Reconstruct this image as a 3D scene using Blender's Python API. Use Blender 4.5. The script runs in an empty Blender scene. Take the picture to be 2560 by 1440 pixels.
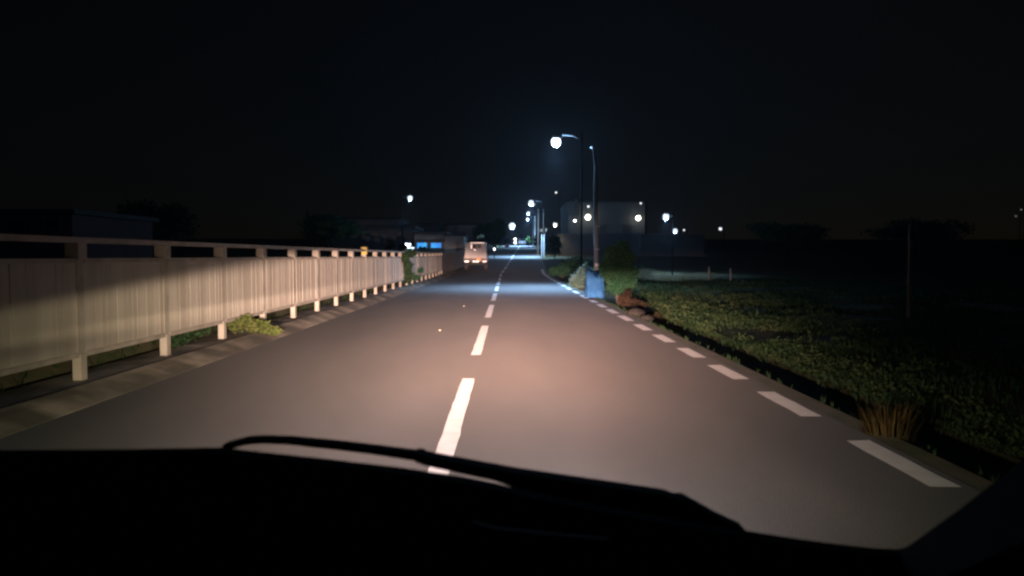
import bpy, bmesh, math, random
from mathutils import Vector, Matrix, noise
R = math.radians
PI = math.pi
random.seed(7)
scene = bpy.context.scene
COL = scene.collection

# ------------------------------------------------------------------ camera
F_PX, W_PX, H_PX = 1850.0, 2560.0, 1440.0
CAM_Z = 1.3
cam_d = bpy.data.cameras.new("camera")
cam = bpy.data.objects.new("camera", cam_d)
COL.objects.link(cam)
cam_d.sensor_width = 36.0
cam_d.lens = 36.0 * F_PX / W_PX
cam_d.clip_start = 0.05
cam_d.clip_end = 3000
PITCH = math.atan(80 / F_PX)
YAW = math.atan(12 / F_PX)
cam.location = (0, 0, CAM_Z)
cam.rotation_euler = (R(90) - PITCH, 0, -YAW)
cam_d.dof.use_dof = True
cam_d.dof.focus_distance = 14.0
cam_d.dof.aperture_fstop = 5.0
scene.camera = cam
RC = Matrix.Rotation(-YAW, 3, 'Z') @ Matrix.Rotation(R(90) - PITCH, 3, 'X')

def ray(px, py):
    return RC @ Vector(((px - 1280) / F_PX, -(py - 720) / F_PX, -1))
def at(px, py, Y):                      # point of the sight line at depth Y
    d = ray(px, py)
    return Vector((0, 0, CAM_Z)) + d * (Y / d.y)

# ------------------------------------------------------------------ render look
scene.view_settings.view_transform = 'Standard'
scene.view_settings.look = 'None'
scene.view_settings.gamma = 1
scene.view_settings.exposure = 4.0
scene.render.filter_size = 3.0
scene.cycles.pixel_filter_type = 'GAUSSIAN'
scene.cycles.filter_width = 2.8

# ------------------------------------------------------------------ world: moonless night sky
world = bpy.data.worlds.new("World")
scene.world = world
world.use_nodes = True
nt = world.node_tree
sky = nt.nodes.new('ShaderNodeTexSky')
sky.sky_type = 'NISHITA'
sky.sun_disc = False
sky.sun_elevation = R(35)
sky.sun_rotation = R(20)
sky.air_density = 1.2
sky.dust_density = 0.3
bg = nt.nodes['Background']
bg.inputs['Strength'].default_value = 0.000017
mul = nt.nodes.new('ShaderNodeMix'); mul.data_type = 'RGBA'; mul.blend_type = 'MULTIPLY'; mul.inputs['Factor'].default_value = 1
mul.inputs['B'].default_value = (1.05, 1.0, 0.95, 1)
nt.links.new(sky.outputs[0], mul.inputs['A']); nt.links.new(mul.outputs['Result'], bg.inputs['Color'])

# faint moonlight
sd = bpy.data.lights.new("moon", 'SUN')
sd.energy = 0.0002
sd.angle = R(0.5)
sd.color = (0.8, 0.88, 1.0)
so = bpy.data.objects.new("moon", sd)
so.rotation_euler = (R(55), 0, R(-160))
COL.objects.link(so)

# ------------------------------------------------------------------ helpers
MATS = {}
def mat(name, c1, c2=None, rough=0.8, scale=3.0, stretch=(1, 1, 1), bump=0.0, bscale=40.0, metal=0.0,
        detail=6.0, lo=0.35, hi=0.65, spec=0.5, trans=None, coord='Object'):
    if name in MATS: return MATS[name]
    m = bpy.data.materials.new(name); m.use_nodes = True
    n = m.node_tree; b = n.nodes['Principled BSDF']
    b.inputs['Roughness'].default_value = rough
    b.inputs['Metallic'].default_value = metal
    b.inputs['Specular IOR Level'].default_value = spec
    c2 = c2 or tuple(x * 0.75 for x in c1)
    tc = n.nodes.new('ShaderNodeTexCoord')
    mp = n.nodes.new('ShaderNodeMapping'); mp.inputs['Scale'].default_value = stretch
    n.links.new(tc.outputs[coord], mp.inputs['Vector'])
    nz = n.nodes.new('ShaderNodeTexNoise'); nz.inputs['Scale'].default_value = scale
    nz.inputs['Detail'].default_value = detail
    n.links.new(mp.outputs[0], nz.inputs['Vector'])
    cr = n.nodes.new('ShaderNodeValToRGB')
    cr.color_ramp.elements[0].position = lo; cr.color_ramp.elements[0].color = (*c1, 1)
    cr.color_ramp.elements[1].position = hi; cr.color_ramp.elements[1].color = (*c2, 1)
    n.links.new(nz.outputs['Fac'], cr.inputs['Fac'])
    n.links.new(cr.outputs['Color'], b.inputs['Base Color'])
    if bump:
        n2 = n.nodes.new('ShaderNodeTexNoise'); n2.inputs['Scale'].default_value = bscale
        n2.inputs['Detail'].default_value = 4
        n.links.new(tc.outputs[coord], n2.inputs['Vector'])
        bp = n.nodes.new('ShaderNodeBump'); bp.inputs['Strength'].default_value = bump
        bp.inputs['Distance'].default_value = 0.02
        n.links.new(n2.outputs['Fac'], bp.inputs['Height'])
        n.links.new(bp.outputs[0], b.inputs['Normal'])
    MATS[name] = m
    return m

def leafmat(name, c1, c2):
    if name in MATS: return MATS[name]
    m = mat(name, c1, c2, rough=0.85, scale=2.5, spec=0.05)
    n = m.node_tree; b = n.nodes['Principled BSDF']; out = n.nodes['Material Output']
    tr = n.nodes.new('ShaderNodeBsdfTranslucent')
    cr = [x for x in n.nodes if x.type == 'VALTORGB'][0]
    n.links.new(cr.outputs['Color'], tr.inputs['Color'])
    mx = n.nodes.new('ShaderNodeMixShader'); mx.inputs[0].default_value = 0.25
    n.links.new(b.outputs[0], mx.inputs[1]); n.links.new(tr.outputs[0], mx.inputs[2])
    n.links.new(mx.outputs[0], out.inputs['Surface'])
    return m

def glow(name, color, strength):
    if name in MATS: return MATS[name]
    m = bpy.data.materials.new(name); m.use_nodes = True
    b = m.node_tree.nodes['Principled BSDF']
    b.inputs['Base Color'].default_value = (0.8, 0.8, 0.8, 1)
    b.inputs['Emission Color'].default_value = (*color, 1)
    b.inputs['Emission Strength'].default_value = strength
    MATS[name] = m
    return m

class MB:
    """collects solid shapes into one mesh"""
    def __init__(s): s.v = []; s.f = []
    def box(s, c, size, rz=0.0, taper=1.0, rx=0.0, ry=0.0):
        M = Matrix.Rotation(rz, 3, 'Z') @ Matrix.Rotation(ry, 3, 'Y') @ Matrix.Rotation(rx, 3, 'X')
        i = len(s.v); c = Vector(c)
        for z in (-.5, .5):
            k = 1.0 if z < 0 else taper
            for x, y in ((-.5, -.5), (.5, -.5), (.5, .5), (-.5, .5)):
                s.v.append(c + M @ Vector((x * size[0] * k, y * size[1] * k, z * size[2])))
        s.f += [[i, i+3, i+2, i+1], [i+4, i+5, i+6, i+7], [i, i+1, i+5, i+4], [i+1, i+2, i+6, i+5], [i+2, i+3, i+7, i+6], [i+3, i, i+4, i+7]]
        return s
    def tube(s, pts, rad, n=10):
        pts = [Vector(p) for p in pts]
        if not isinstance(rad, (list, tuple)): rad = [rad] * len(pts)
        base = len(s.v)
        for k, p in enumerate(pts):
            a = pts[max(k-1, 0)]; b = pts[min(k+1, len(pts)-1)]
            t = (b - a).normalized()
            u = t.cross(Vector((0, 0, 1)))
            if u.length < 0.05: u = t.cross(Vector((1, 0, 0)))
            u.normalize(); w = t.cross(u)
            for j in range(n):
                an = 2 * PI * j / n
                s.v.append(p + (u * math.cos(an) + w * math.sin(an)) * rad[k])
        for k in range(len(pts)-1):
            for j in range(n):
                a = base + k*n + j; b = base + k*n + (j+1) % n
                s.f.append([a, b, b+n, a+n])
        s.f.append([base + j for j in range(n)][::-1])
        s.f.append([base + (len(pts)-1)*n + j for j in range(n)])
        return s
    def ball(s, c, r, n=12, m=8):
        if not isinstance(r, (tuple, list)): r = (r, r, r)
        base = len(s.v); c = Vector(c)
        for i in range(1, m):
            th = PI * i / m
            for j in range(n):
                ph = 2 * PI * j / n
                s.v.append(c + Vector((r[0]*math.sin(th)*math.cos(ph), r[1]*math.sin(th)*math.sin(ph), r[2]*math.cos(th))))
        t = len(s.v); s.v.append(c + Vector((0, 0, r[2]))); s.v.append(c - Vector((0, 0, r[2])))
        for i in range(m-2):
            for j in range(n):
                a = base + i*n + j; b = base + i*n + (j+1) % n
                s.f.append([a, a+n, b+n, b])
        for j in range(n):
            s.f.append([t, base + j, base + (j+1) % n])
            s.f.append([t+1, base + (m-2)*n + (j+1) % n, base + (m-2)*n + j])
        return s
    def prism(s, poly, y0, y1, axis='Y'):
        """poly of (a,b) extruded along an axis; Y: a=x b=z; X: a=y b=z; Z: a=x b=y"""
        i = len(s.v); n = len(poly)
        for y in (y0, y1):
            for a, b in poly:
                s.v.append(Vector({'Y': (a, y, b), 'X': (y, a, b), 'Z': (a, b, y)}[axis]))
        s.f.append([i + k for k in range(n)]); s.f.append([i + n + k for k in range(n)][::-1])
        for k in range(n):
            j = (k+1) % n
            s.f.append([i+k, i+n+k, i+n+j, i+j])
        return s
    def build(s, name, m, parent=None, smooth=False, bevel=0.0, loc=None):
        me = bpy.data.meshes.new(name)
        me.from_pydata([tuple(v) for v in s.v], [], s.f)
        bm = bmesh.new(); bm.from_mesh(me)
        bmesh.ops.recalc_face_normals(bm, faces=bm.faces)
        if bevel: bmesh.ops.bevel(bm, geom=bm.edges[:] , offset=bevel, segments=2, affect='EDGES', profile=0.6)
        bm.to_mesh(me); bm.free()
        if smooth:
            for p in me.polygons: p.use_smooth = True
        o = bpy.data.objects.new(name, me); COL.objects.link(o)
        me.materials.append(m)
        if parent: o.parent = parent
        if loc: o.location = loc
        return o

def tag(o, label=None, cat=None, group=None, kind=None):
    if label: o['label'] = label
    if cat: o['category'] = cat
    if group: o['group'] = group
    if kind: o['kind'] = kind
    return o
def thing(name, loc, label, cat, group=None, rz=0):
    o = bpy.data.objects.new(name, None); COL.objects.link(o)
    o.empty_display_size = 0.2
    o.location = loc; o.rotation_euler = (0, 0, rz)
    return tag(o, label, cat, group)
def lamp_light(parent, kind, loc, power, color, size=0.15, spot=None, blend=0.6, rot=(0, 0, 0)):
    l = bpy.data.lights.new('lamp_light', kind); l.energy = power; l.color = color
    l.shadow_soft_size = size
    if kind == 'SPOT': l.spot_size = spot; l.spot_blend = blend
    o = bpy.data.objects.new('lamp_light', l); COL.objects.link(o)
    o.parent = parent; o.location = loc; o.rotation_euler = rot
    return o

# ------------------------------------------------------------------ lie of the land
def sm(a, b, x):
    t = min(1, max(0, (x-a)/(b-a))); return t*t*(3-2*t)
def zr(Y):                               # height of the road along its length
    if Y < 38: return 0.0
    if Y < 60: return 0.034 * (Y-38)**2 / 44
    if Y < 260: return 0.374 + 0.034*(Y-60)
    return 0.374 + 6.8
def cx(Y):                               # sideways drift of the road
    return 0.0 if Y < 50 else 0.03*(Y-50) if Y < 220 else 5.1
XL, XR = -3.62, 2.62                     # asphalt edges near the camera

def zg(X, Y):                            # natural ground
    x = X - cx(Y); z = zr(Y)
    if XL-0.9 < x < 2.80: return z - 0.05
    if x >= 2.80:
        d = -0.05 + 0.13*noise.noise(Vector((X*0.35, Y*0.3, 3.1)))
        if Y < 60:
            if x < 3.85: 
                inside = 1 - sm(17.0, 19.0, Y)
                return z - 0.10 - 0.75*inside
            d = -0.23 + 0.13*sm(3.85, 4.9, x) + 0.12*noise.noise(Vector((X*0.5, Y*0.4, 1.0)))*sm(3.5, 5, x)
            d += -0.25*sm(6, 30, x)
        return z + d
    b = 0.30*sm(-4.56, -5.15, x) - 0.2*sm(-6.5, -12, x)
    return z + 0.03 + b + 0.06*noise.noise(Vector((X*0.6, Y*0.5, 7.7)))

m_asphalt = mat('asphalt', (0.102, 0.099, 0.098), (0.137, 0.129, 0.124), rough=0.95, scale=0.7, stretch=(1, 0.25, 1), bump=0.25, bscale=90, lo=0.3, hi=0.7, spec=0.1)
m_soil = mat('soil', (0.09, 0.072, 0.05), (0.05, 0.06, 0.028), rough=0.95, scale=1.6, bump=0.6, bscale=14, spec=0.1)
m_kerb = mat('kerb_concrete', (0.065, 0.057, 0.045), (0.19, 0.165, 0.135), lo=.42, hi=.6, rough=0.9, scale=1.3, stretch=(1, 1.0, 1), bump=0.4, bscale=30, spec=0.2)
m_paint = mat('road_paint', (0.60, 0.59, 0.585), (0.46, 0.45, 0.44), rough=0.65, scale=7, lo=0.45, hi=0.85, detail=10)
m_verge = mat('verge_gravel', (0.11, 0.10, 0.085), (0.06, 0.07, 0.04), rough=0.9, scale=2.5, bump=0.4, bscale=50, spec=0.2)

# ground sheet, fine near the road
xs = [-700, -300, -120, -60, -35, -22, -15, -11, -8.5, -7, -6.2, -5.7, -5.3, -5.0, -4.7, -4.53, -4.515, 2.795, 2.805, 3.2, 3.845, 3.855, 3.95, 4, 4.4, 4.9, 5.5, 6.2, 7, 8, 9.2, 10.6, 12.2, 14, 17, 21, 27, 38, 60, 120, 300, 700]
ys = [-80, -30, -12, -5] + [-2 + 0.8*k for k in range(63)] + [50 + 3*k for k in range(40)] + [175, 190, 210, 240, 260, 300, 400, 600, 1000, 1600]
mb = MB()
for y in ys:
    for x in xs:
        X = x + cx(y)
        mb.v.append(Vector((X, y, zg(X, y))))
nx = len(xs)
for j in range(len(ys)-1):
    for i in range(nx-1):
        a = j*nx+i; mb.f.append([a, a+1, a+1+nx, a+nx])
gr_ = mb.build('ground', m_soil, smooth=False)
gr_.data.materials.append(mat('field_soil', (0.022, 0.024, 0.012), (0.035, 0.03, 0.018), rough=0.95, scale=1.2, bump=0.6, bscale=14, spec=0.05))
for p_ in gr_.data.polygons:
    c_ = p_.center
    if c_.x - cx(c_.y) > 2.8: p_.material_index = 1
tag(gr_, kind='structure')

def strip(x0, x1, yy, dz, name, m, th=0.0):
    mb = MB(); n = len(yy)
    for y in yy:
        for x in (x0, x1): mb.v.append(Vector((x + cx(y), y, zr(y) + dz)))
    for j in range(n-1):
        a = 2*j; mb.f.append([a, a+1, a+3, a+2])
    return mb.build(name, m)
ry = [-30, -10, 0, 10, 20, 30] + [38 + 2*k for k in range(90)] + [230, 245, 260, 300]
tag(strip(XL, XR, ry, 0.0, 'road', m_asphalt), kind='structure')
tag(strip(XR, 2.80, ry, -0.004, 'road_verge', m_verge), kind='structure')

# ditch wall edge, kerb on the left (raised plinth the fence stands on)
mb = MB()
segs = [-12 + 2.0*k for k in range(33)]
for k, y in enumerate(segs[:-1]):
    y1 = segs[k+1] - 0.006
    e = 0.003*random.uniform(-1, 1); h = 0.115 + 0.002*random.uniform(-1, 1)
    x0 = XL + e
    i = len(mb.v)
    for yy in (y, y1):
        z = zr(yy)
        for x, zz in ((x0, -0.04), (x0, 0.005), (x0-0.20, h*.62), (x0-0.34, h-.012), (x0-0.40, h-.03), (-4.52, h-.03), (-4.52, -0.05)):
            mb.v.append(Vector((x + cx(yy), yy, z + zz)))
    for j in range(7):
        jj = (j+1) % 7
        mb.f.append([i+j, i+jj, i+7+jj, i+7+j])
    mb.f.append([i+j for j in range(7)]); mb.f.append([i+7+j for j in range(7)])
tag(mb.build('kerb', m_kerb), kind='structure')

# painted dashes
def dashes(name, x0, x1, spans, slant=0.0):
    mb = MB()
    for a, b in spans:
        n = max(1, int((b-a)/.22)) if a < 30 else 2; i = len(mb.v)
        for k in range(n+1):
            y = a + (b-a)*k/n
            j0, j1 = (random.uniform(-.005, .005) for _ in (0, 1)); ey = random.uniform(-.012, .012)
            mb.v.append(Vector((x0 + cx(y) + j0, y + ey, zr(y)+0.004))); mb.v.append(Vector((x1 + cx(y) + j1, y - ey, zr(y)+0.004)))
        for k in range(n): mb.f.append([i+2*k, i+2*k+1, i+2*k+3, i+2*k+2])
    return tag(mb.build(name, m_paint), kind='structure')
dashes('centre_line', -0.475, -0.345, [(3.75+5.92*k, 3.75+5.92*k+4.05) for k in range(-1, 30)])
# edge line: near ends at the measured pixels
esp = [(-3.5, -1.9), (-.9, .9), (2.6-1.2, 2.9)]
for (ya, yb) in ((1228, 1108), (1046, 983), (951, 915), (896, 872), (857, 838), (827, 812), (803, 790), (784, 774), (769, 761), (757, 751)):
    esp.append((2405/(ya-640), 2405/(yb-640)))
last = esp[-1][1]; k = 0
for k in range(12):
    s = last + 1.0 + k*2.9
    esp.append((s, s+1.9))
dashes('edge_line', 2.38, 2.55, esp)

# ------------------------------------------------------------------ the car the picture is taken from
m_dash = mat('dash_plastic', (0.012, 0.012, 0.014), (0.016, 0.016, 0.018), rough=0.9, scale=60, bump=0.15, bscale=300, spec=0.06)
m_rubber = mat('rubber', (0.006, 0.006, 0.006), rough=0.95, scale=10, spec=.04)
m_reflection = mat('reflection_grey', (0.05, 0.05, 0.055), (0.04, 0.04, 0.045), rough=0.8, scale=20)  # paler grey standing in for the reflection on the dashboard
m_body = mat('dark_car_paint', (0.02, 0.02, 0.024), rough=0.3, scale=3)
m_headglass = mat('headlamp_glass', (0.6, 0.6, 0.6), rough=0.1, scale=3)
CX = -0.30
car = thing('car', (CX, 1.0, 0), 'black dashboard, wiper and pillar of the car driven along the road', 'car')
def rel(o, root=car):
    for v in o.data.vertices: v.co -= root.location
    o.parent = root
    return o
# dashboard edge seen against the road
edge = [(-500, 1150), (-200, 1135), (0, 1125), (300, 1123), (560, 1118), (620, 1126), (800, 1145), (1000, 1168), (1150, 1190), (1240, 1208), (1330, 1229), (1500, 1263), (1700, 1300), (1860, 1326), (2030, 1352), (2180, 1370), (2240, 1373), (2272, 1366), (2340, 1362), (2450, 1366), (2640, 1372)]
mb = MB()
rows = []
for px, py in edge:
    p = at(px, py, 0.92)
    rows.append([p + Vector((0, .03, -.30)), p + Vector((0, .012, -.03)), p, p + Vector((0, -.02, -.002)), p + Vector((0, -.12, -.04)), p + Vector((0, -.35, -.17)), p + Vector((0, -.50, -.36)), p + Vector((0, -.52, -.60))])
nr = len(rows[0])
for r_ in rows: mb.v += r_
for j in range(len(rows)-1):
    for i in range(nr-1):
        a = j*nr+i; mb.f.append([a, a+1, a+1+nr, a+nr])
mb.f.append(list(range(nr))); mb.f.append([(len(rows)-1)*nr+i for i in range(nr)])
for j in range(len(rows)-1):
    a = j*nr; mb.f.append([a, a+nr, a+nr+nr-1, a+nr-1])
rel(mb.build('dashboard', m_dash, smooth=False))
# faint reflection line on the dashboard top, modelled as a thin paler tube
mb = MB(); pts = []
for px, py in ((1180, 1300), (1240, 1316), (1330, 1326), (1420, 1334), (1520, 1343)):
    p = at(px, py, 0.72); p.z -= 0.004; pts.append(p)
mb.tube(pts, 0.003, 6)
rel(mb.build('dashboard_reflection', m_reflection))
# wiper: thin blade arching to the left, thicker arm to the right
def ribbon(top, bot, Y, th, name, m, parent):
    mb = MB(); n = len(top)
    for (a, b) in zip(top, bot):
        for q, dy in ((a, 0), (b, 0), (b, th), (a, th)):
            p = at(q[0], q[1], Y); p.y += dy; mb.v.append(p)
    for k in range(n-1):
        for j in range(4):
            a = 4*k+j; b = 4*k+(j+1) % 4
            mb.f.append([a, b, b+4, a+4])
    mb.f.append([0, 1, 2, 3]); mb.f.append([4*(n-1)+j for j in range(4)][::-1])
    return mb
wiper = bpy.data.objects.new('wiper', None); COL.objects.link(wiper); wiper.parent = car
top = [(556, 1113), (585, 1105), (612, 1098), (650, 1096), (720, 1098), (850, 1110), (950, 1122), (1040, 1133), (1062, 1140)]
bot = [(556, 1124), (585, 1120), (618, 1112), (655, 1109), (720, 1112), (850, 1126), (950, 1139), (1040, 1153), (1062, 1158)]
def rel2(mbo, p):
    for v in mbo.data.vertices: v.co -= car.location
    mbo.parent = p; return mbo
rel2(ribbon(top, bot, 1.02, 0.02, '', None, None).build('wiper_blade', m_rubber), wiper)
top = [(1038, 1134), (1056, 1137), (1060, 1141), (1150, 1158), (1280, 1182), (1400, 1200), (1520, 1217), (1640, 1235), (1672, 1240), (1690, 1248), (1700, 1250), (1716, 1249), (1740, 1262), (1800, 1296), (1864, 1326)]
bot = [(1038, 1156), (1056, 1162), (1062, 1164), (1150, 1184), (1240, 1203), (1330, 1236), (1480, 1275), (1600, 1300), (1640, 1310), (1660, 1312), (1680, 1315), (1700, 1320), (1730, 1330), (1790, 1345), (1864, 1360)]
rel2(ribbon(top, bot, 1.0, 0.03, '', None, None).build('wiper_arm', m_rubber), wiper)
# right windscreen pillar and corner
out = [(2200, 1388), (2236, 1374), (2262, 1369), (2290, 1352), (2330, 1322), (2400, 1272), (2480, 1210), (2560, 1150), (2700, 1045), (2900, 895), (3300, 600), (3700, 300)]
inn = [(2240, 1560), (2300, 1490), (2330, 1470), (2370, 1440), (2420, 1420), (2500, 1380), (2600, 1330), (2700, 1280), (2850, 1180), (3060, 1040), (3500, 760), (3900, 480)]
mb = MB()
for k, (a, b) in enumerate(zip(out, inn)):
    d = 0.96 - 0.035*k
    for q, dy in ((a, 0), (b, -0.10), (b, 0.0), (a, 0.05)):
        p = at(q[0], q[1], d + dy) if q is b else at(q[0], q[1], d + dy)
        mb.v.append(p)
for k in range(len(out)-1):
    for j in range(4):
        a = 4*k+j; b = 4*k+(j+1) % 4
        mb.f.append([a, b, b+4, a+4])
mb.f.append([0, 1, 2, 3]); mb.f.append([4*(len(out)-1)+j for j in range(4)])
rel(mb.build('windscreen_pillar', m_dash))
pe = at(3800, 380, .56)
mb = MB(); mb.tube([pe, (pe + Vector((.72, .40, 1.54)))/2 + Vector((.02, .02, 0)), (.72, .40, 1.54)], [.06, .05, .045], 8)
rel(mb.build('windscreen_frame', m_dash)); mb = MB()
mb.tube([(-1.20, 1.02, .92), (-1.16, .75, 1.22), (-1.08, .40, 1.54)], [.05, .045, .045], 8)
rel(mb.build('windscreen_frame', m_dash))
mb = MB(); mb.prism([(-1.30, 1.50), (-1.22, 1.57), (-.3, 1.63), (.64, 1.57), (.74, 1.50), (.70, 1.49), (-.3, 1.56), (-1.24, 1.49)], -1.9, .42)
rel(mb.build('roof', m_body))
for sx_ in (-1.22, .70):
    mb = MB(); mb.prism([(-1.9, .25), (.97, .25), (.97, .95 if sx_ > 0 else .86), (-1.9, .99)], sx_-.05, sx_+.02, 'X'); rel(mb.build('door', m_dash))
# bonnet, sides, bumper and head lamps ahead of the windscreen, below the sight lines
mb = MB()
prof = [(0.97, 0.10), (0.97, 0.80), (1.25, 0.75), (1.48, 0.66), (1.58, 0.52), (1.60, 0.30), (1.57, 0.18), (1.2, 0.18)]
mb.prism(prof, CX-0.80, CX+0.80, 'X')
rel(mb.build('bonnet', m_body))
mb = MB(); mb.box((CX, 1.60, 0.30), (1.5, 0.10, 0.18))
rel(mb.build('front_bumper', m_body, bevel=0.02))
for s in (-1, 1):
    mb = MB(); mb.ball((CX + s*0.58, 1.57, 0.61), (0.13, 0.05, 0.07))
    rel(mb.build('headlight', m_headglass, smooth=True))
    mb = MB(); mb.tube([(CX + s*0.66, 1.25, 0.29), (CX + s*0.82, 1.25, 0.29)], 0.29, 20)
    rel(mb.build('wheel', m_rubber))

# head-lamp beam: dipped-beam distribution as a function of direction
def beam_nodes(l, gain):
    l.use_nodes = True
    n = l.node_tree; em = n.nodes['Emission']
    def M(op, a, b=None, c=None):
        nd = n.nodes.new('ShaderNodeMath'); nd.operation = op
        for k, v in enumerate((a, b, c)):
            if v is None: continue
            if isinstance(v, (int, float)): nd.inputs[k].default_value = v
            else: n.links.new(v, nd.inputs[k])
        return nd.outputs[0]
    tc = n.nodes.new('ShaderNodeTexCoord')
    sp = n.nodes.new('ShaderNodeSeparateXYZ'); n.links.new(tc.outputs['Normal'], sp.inputs[0])
    mz = M('MAXIMUM', M('MULTIPLY', sp.outputs['Z'], -1.0), 0.05)
    u = M('DIVIDE', sp.outputs['X'], mz)
    v = M('DIVIDE', sp.outputs['Y'], mz)
    # kick-up of the cut-off towards the kerb (left)
    left = M('MAXIMUM', M('MULTIPLY', M('ADD', u, 0.02), -1.0), 0.0)
    kick = M('MULTIPLY', M('MINIMUM', left, 0.20), 0.225)
    t = M('MAXIMUM', M('MULTIPLY', v, -1.0), 0.0)
    A = M('MULTIPLY', M('POWER', M('ADD', t, 0.02798), -2.40246), 1.42445 * 0.09**2.40246)
    A = M('MULTIPLY', A, M('DIVIDE', M('ADD', t, 0.00357), M('ADD', t, 0.02787)))
    A = M('MULTIPLY', A, M('SUBTRACT', 1.0, M('MULTIPLY', M('MAXIMUM', M('SUBTRACT', t, 0.10), 0.0), 1.3)))
    # cut-off
    vv = M('SUBTRACT', v, kick)
    mr = n.nodes.new('ShaderNodeMapRange'); mr.interpolation_type = 'SMOOTHSTEP'
    n.links.new(vv, mr.inputs['Value'])
    mr.inputs['From Min'].default_value = -0.010; mr.inputs['From Max'].default_value = 0.021
    mr.inputs['To Min'].default_value = 1.0; mr.inputs['To Max'].default_value = 0.078
    m2 = n.nodes.new('ShaderNodeMapRange'); m2.interpolation_type = 'SMOOTHSTEP'
    n.links.new(vv, m2.inputs['Value'])
    m2.inputs['From Min'].default_value = 0.02; m2.inputs['From Max'].default_value = 0.13
    m2.inputs['To Min'].default_value = 1.0; m2.inputs['To Max'].default_value = 0.07
    # almost nothing high up except towards the kerb side
    m3 = n.nodes.new('ShaderNodeMapRange'); m3.interpolation_type = 'SMOOTHSTEP'
    n.links.new(u, m3.inputs['Value'])
    m3.inputs['From Min'].default_value = -0.35; m3.inputs['From Max'].default_value = -0.12
    m3.inputs['To Min'].default_value = 0.0; m3.inputs['To Max'].default_value = 1.0
    m4 = n.nodes.new('ShaderNodeMapRange'); m4.interpolation_type = 'SMOOTHSTEP'
    n.links.new(v, m4.inputs['Value'])
    m4.inputs['From Min'].default_value = 0.05; m4.inputs['From Max'].default_value = 0.115
    m4.inputs['To Min'].default_value = 0.0; m4.inputs['To Max'].default_value = 0.75
    dip = M('MULTIPLY', M('POWER', 2.71828, M('MULTIPLY', M('POWER', M('DIVIDE', M('SUBTRACT', t, 0.012), 0.014), 2.0), -1.0)), 0.5)
    cen = M('SUBTRACT', 1.0, M('MULTIPLY', m3.outputs[0], M('MAXIMUM', m4.outputs[0], dip)))
    cut = M('MULTIPLY', M('MULTIPLY', mr.outputs[0], m2.outputs[0]), cen)
    u0 = M('MULTIPLY', M('MINIMUM', t, 0.03556), 0.86084)
    du = M('SUBTRACT', u, u0)
    au = M('SUBTRACT', M('SQRT', M('ADD', M('MULTIPLY', du, du), 0.0016)), 0.04)
    wid = M('ADD', M('MULTIPLY', t, 1.69517), 0.12353)
    pw = M('ADD', M('MULTIPLY', M('MINIMUM', t, 0.02882), 9.53697), 1.0)
    B = M('POWER', 2.71828, M('MULTIPLY', M('POWER', M('DIVIDE', au, wid), pw), -1.0))
    B = M('ADD', B, 0.0001)
    g1 = M('POWER', M('DIVIDE', M('SUBTRACT', t, 0.052), 0.078), 2.0)
    g2 = M('POWER', M('DIVIDE', du, 0.55582), 2.0)
    hot = M('ADD', M('MULTIPLY', M('POWER', 2.71828, M('MULTIPLY', M('ADD', g1, g2), -1.0)), 3.2), 1.0)
    B = M('MULTIPLY', B, hot)
    # dimmer towards the nearside field just under the cut-off
    ru = n.nodes.new('ShaderNodeMapRange'); ru.interpolation_type = 'SMOOTHSTEP'; n.links.new(u, ru.inputs['Value'])
    ru.inputs['From Min'].default_value = 0.26; ru.inputs['From Max'].default_value = 0.62
    rt = n.nodes.new('ShaderNodeMapRange'); rt.interpolation_type = 'SMOOTHSTEP'; n.links.new(t, rt.inputs['Value'])
    rt.inputs['From Min'].default_value = 0.05; rt.inputs['From Max'].default_value = 0.15
    rt.inputs['To Min'].default_value = 0.86; rt.inputs['To Max'].default_value = 0.0
    B = M('MULTIPLY', B, M('SUBTRACT', 1.0, M('MULTIPLY', ru.outputs[0], rt.outputs[0])))
    I = M('MULTIPLY', M('MULTIPLY', A, B), M('MULTIPLY', cut, gain))
    # beam colour: pinkish warm in the middle, greyer when steep, olive at the edges
    cr = n.nodes.new('ShaderNodeValToRGB')
    e = cr.color_ramp.elements
    e[0].position = 0.0; e[0].color = (1.0, 0.565, 0.44, 1)
    e[1].position = 1.0; e[1].color = (0.95, 0.86, 0.52, 1)
    q = cr.color_ramp.elements.new(0.5); q.color = (1.0, 0.69, 0.545, 1)
    n.links.new(M('MULTIPLY', M('ABSOLUTE', M('SUBTRACT', u, 0.12)), 1.1), cr.inputs['Fac'])
    mx = n.nodes.new('ShaderNodeMix'); mx.data_type = 'RGBA'
    n.links.new(M('MULTIPLY', M('MULTIPLY', M('SUBTRACT', t, 0.10), 5.0), M('SUBTRACT', 1.0, M('MULTIPLY', M('ABSOLUTE', u), 0.9))), mx.inputs['Factor'])
    n.links.new(cr.outputs['Color'], mx.inputs['A'])
    mx.inputs['B'].default_value = (0.86, 0.81, 0.84, 1)
    n.links.new(mx.outputs['Result'], em.inputs['Color'])
    n.links.new(I, em.inputs['Strength'])
for s in (-1, 1):
    l = lamp_light(car, 'SPOT', (s*0.58, 0.64, 0.62), 1410, (1, 1, 1), 0.04, spot=R(150), blend=0.4, rot=(R(90), 0, 0))
    l.name = 'headlight_beam'
    beam_nodes(l.data, 1.0)

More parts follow.
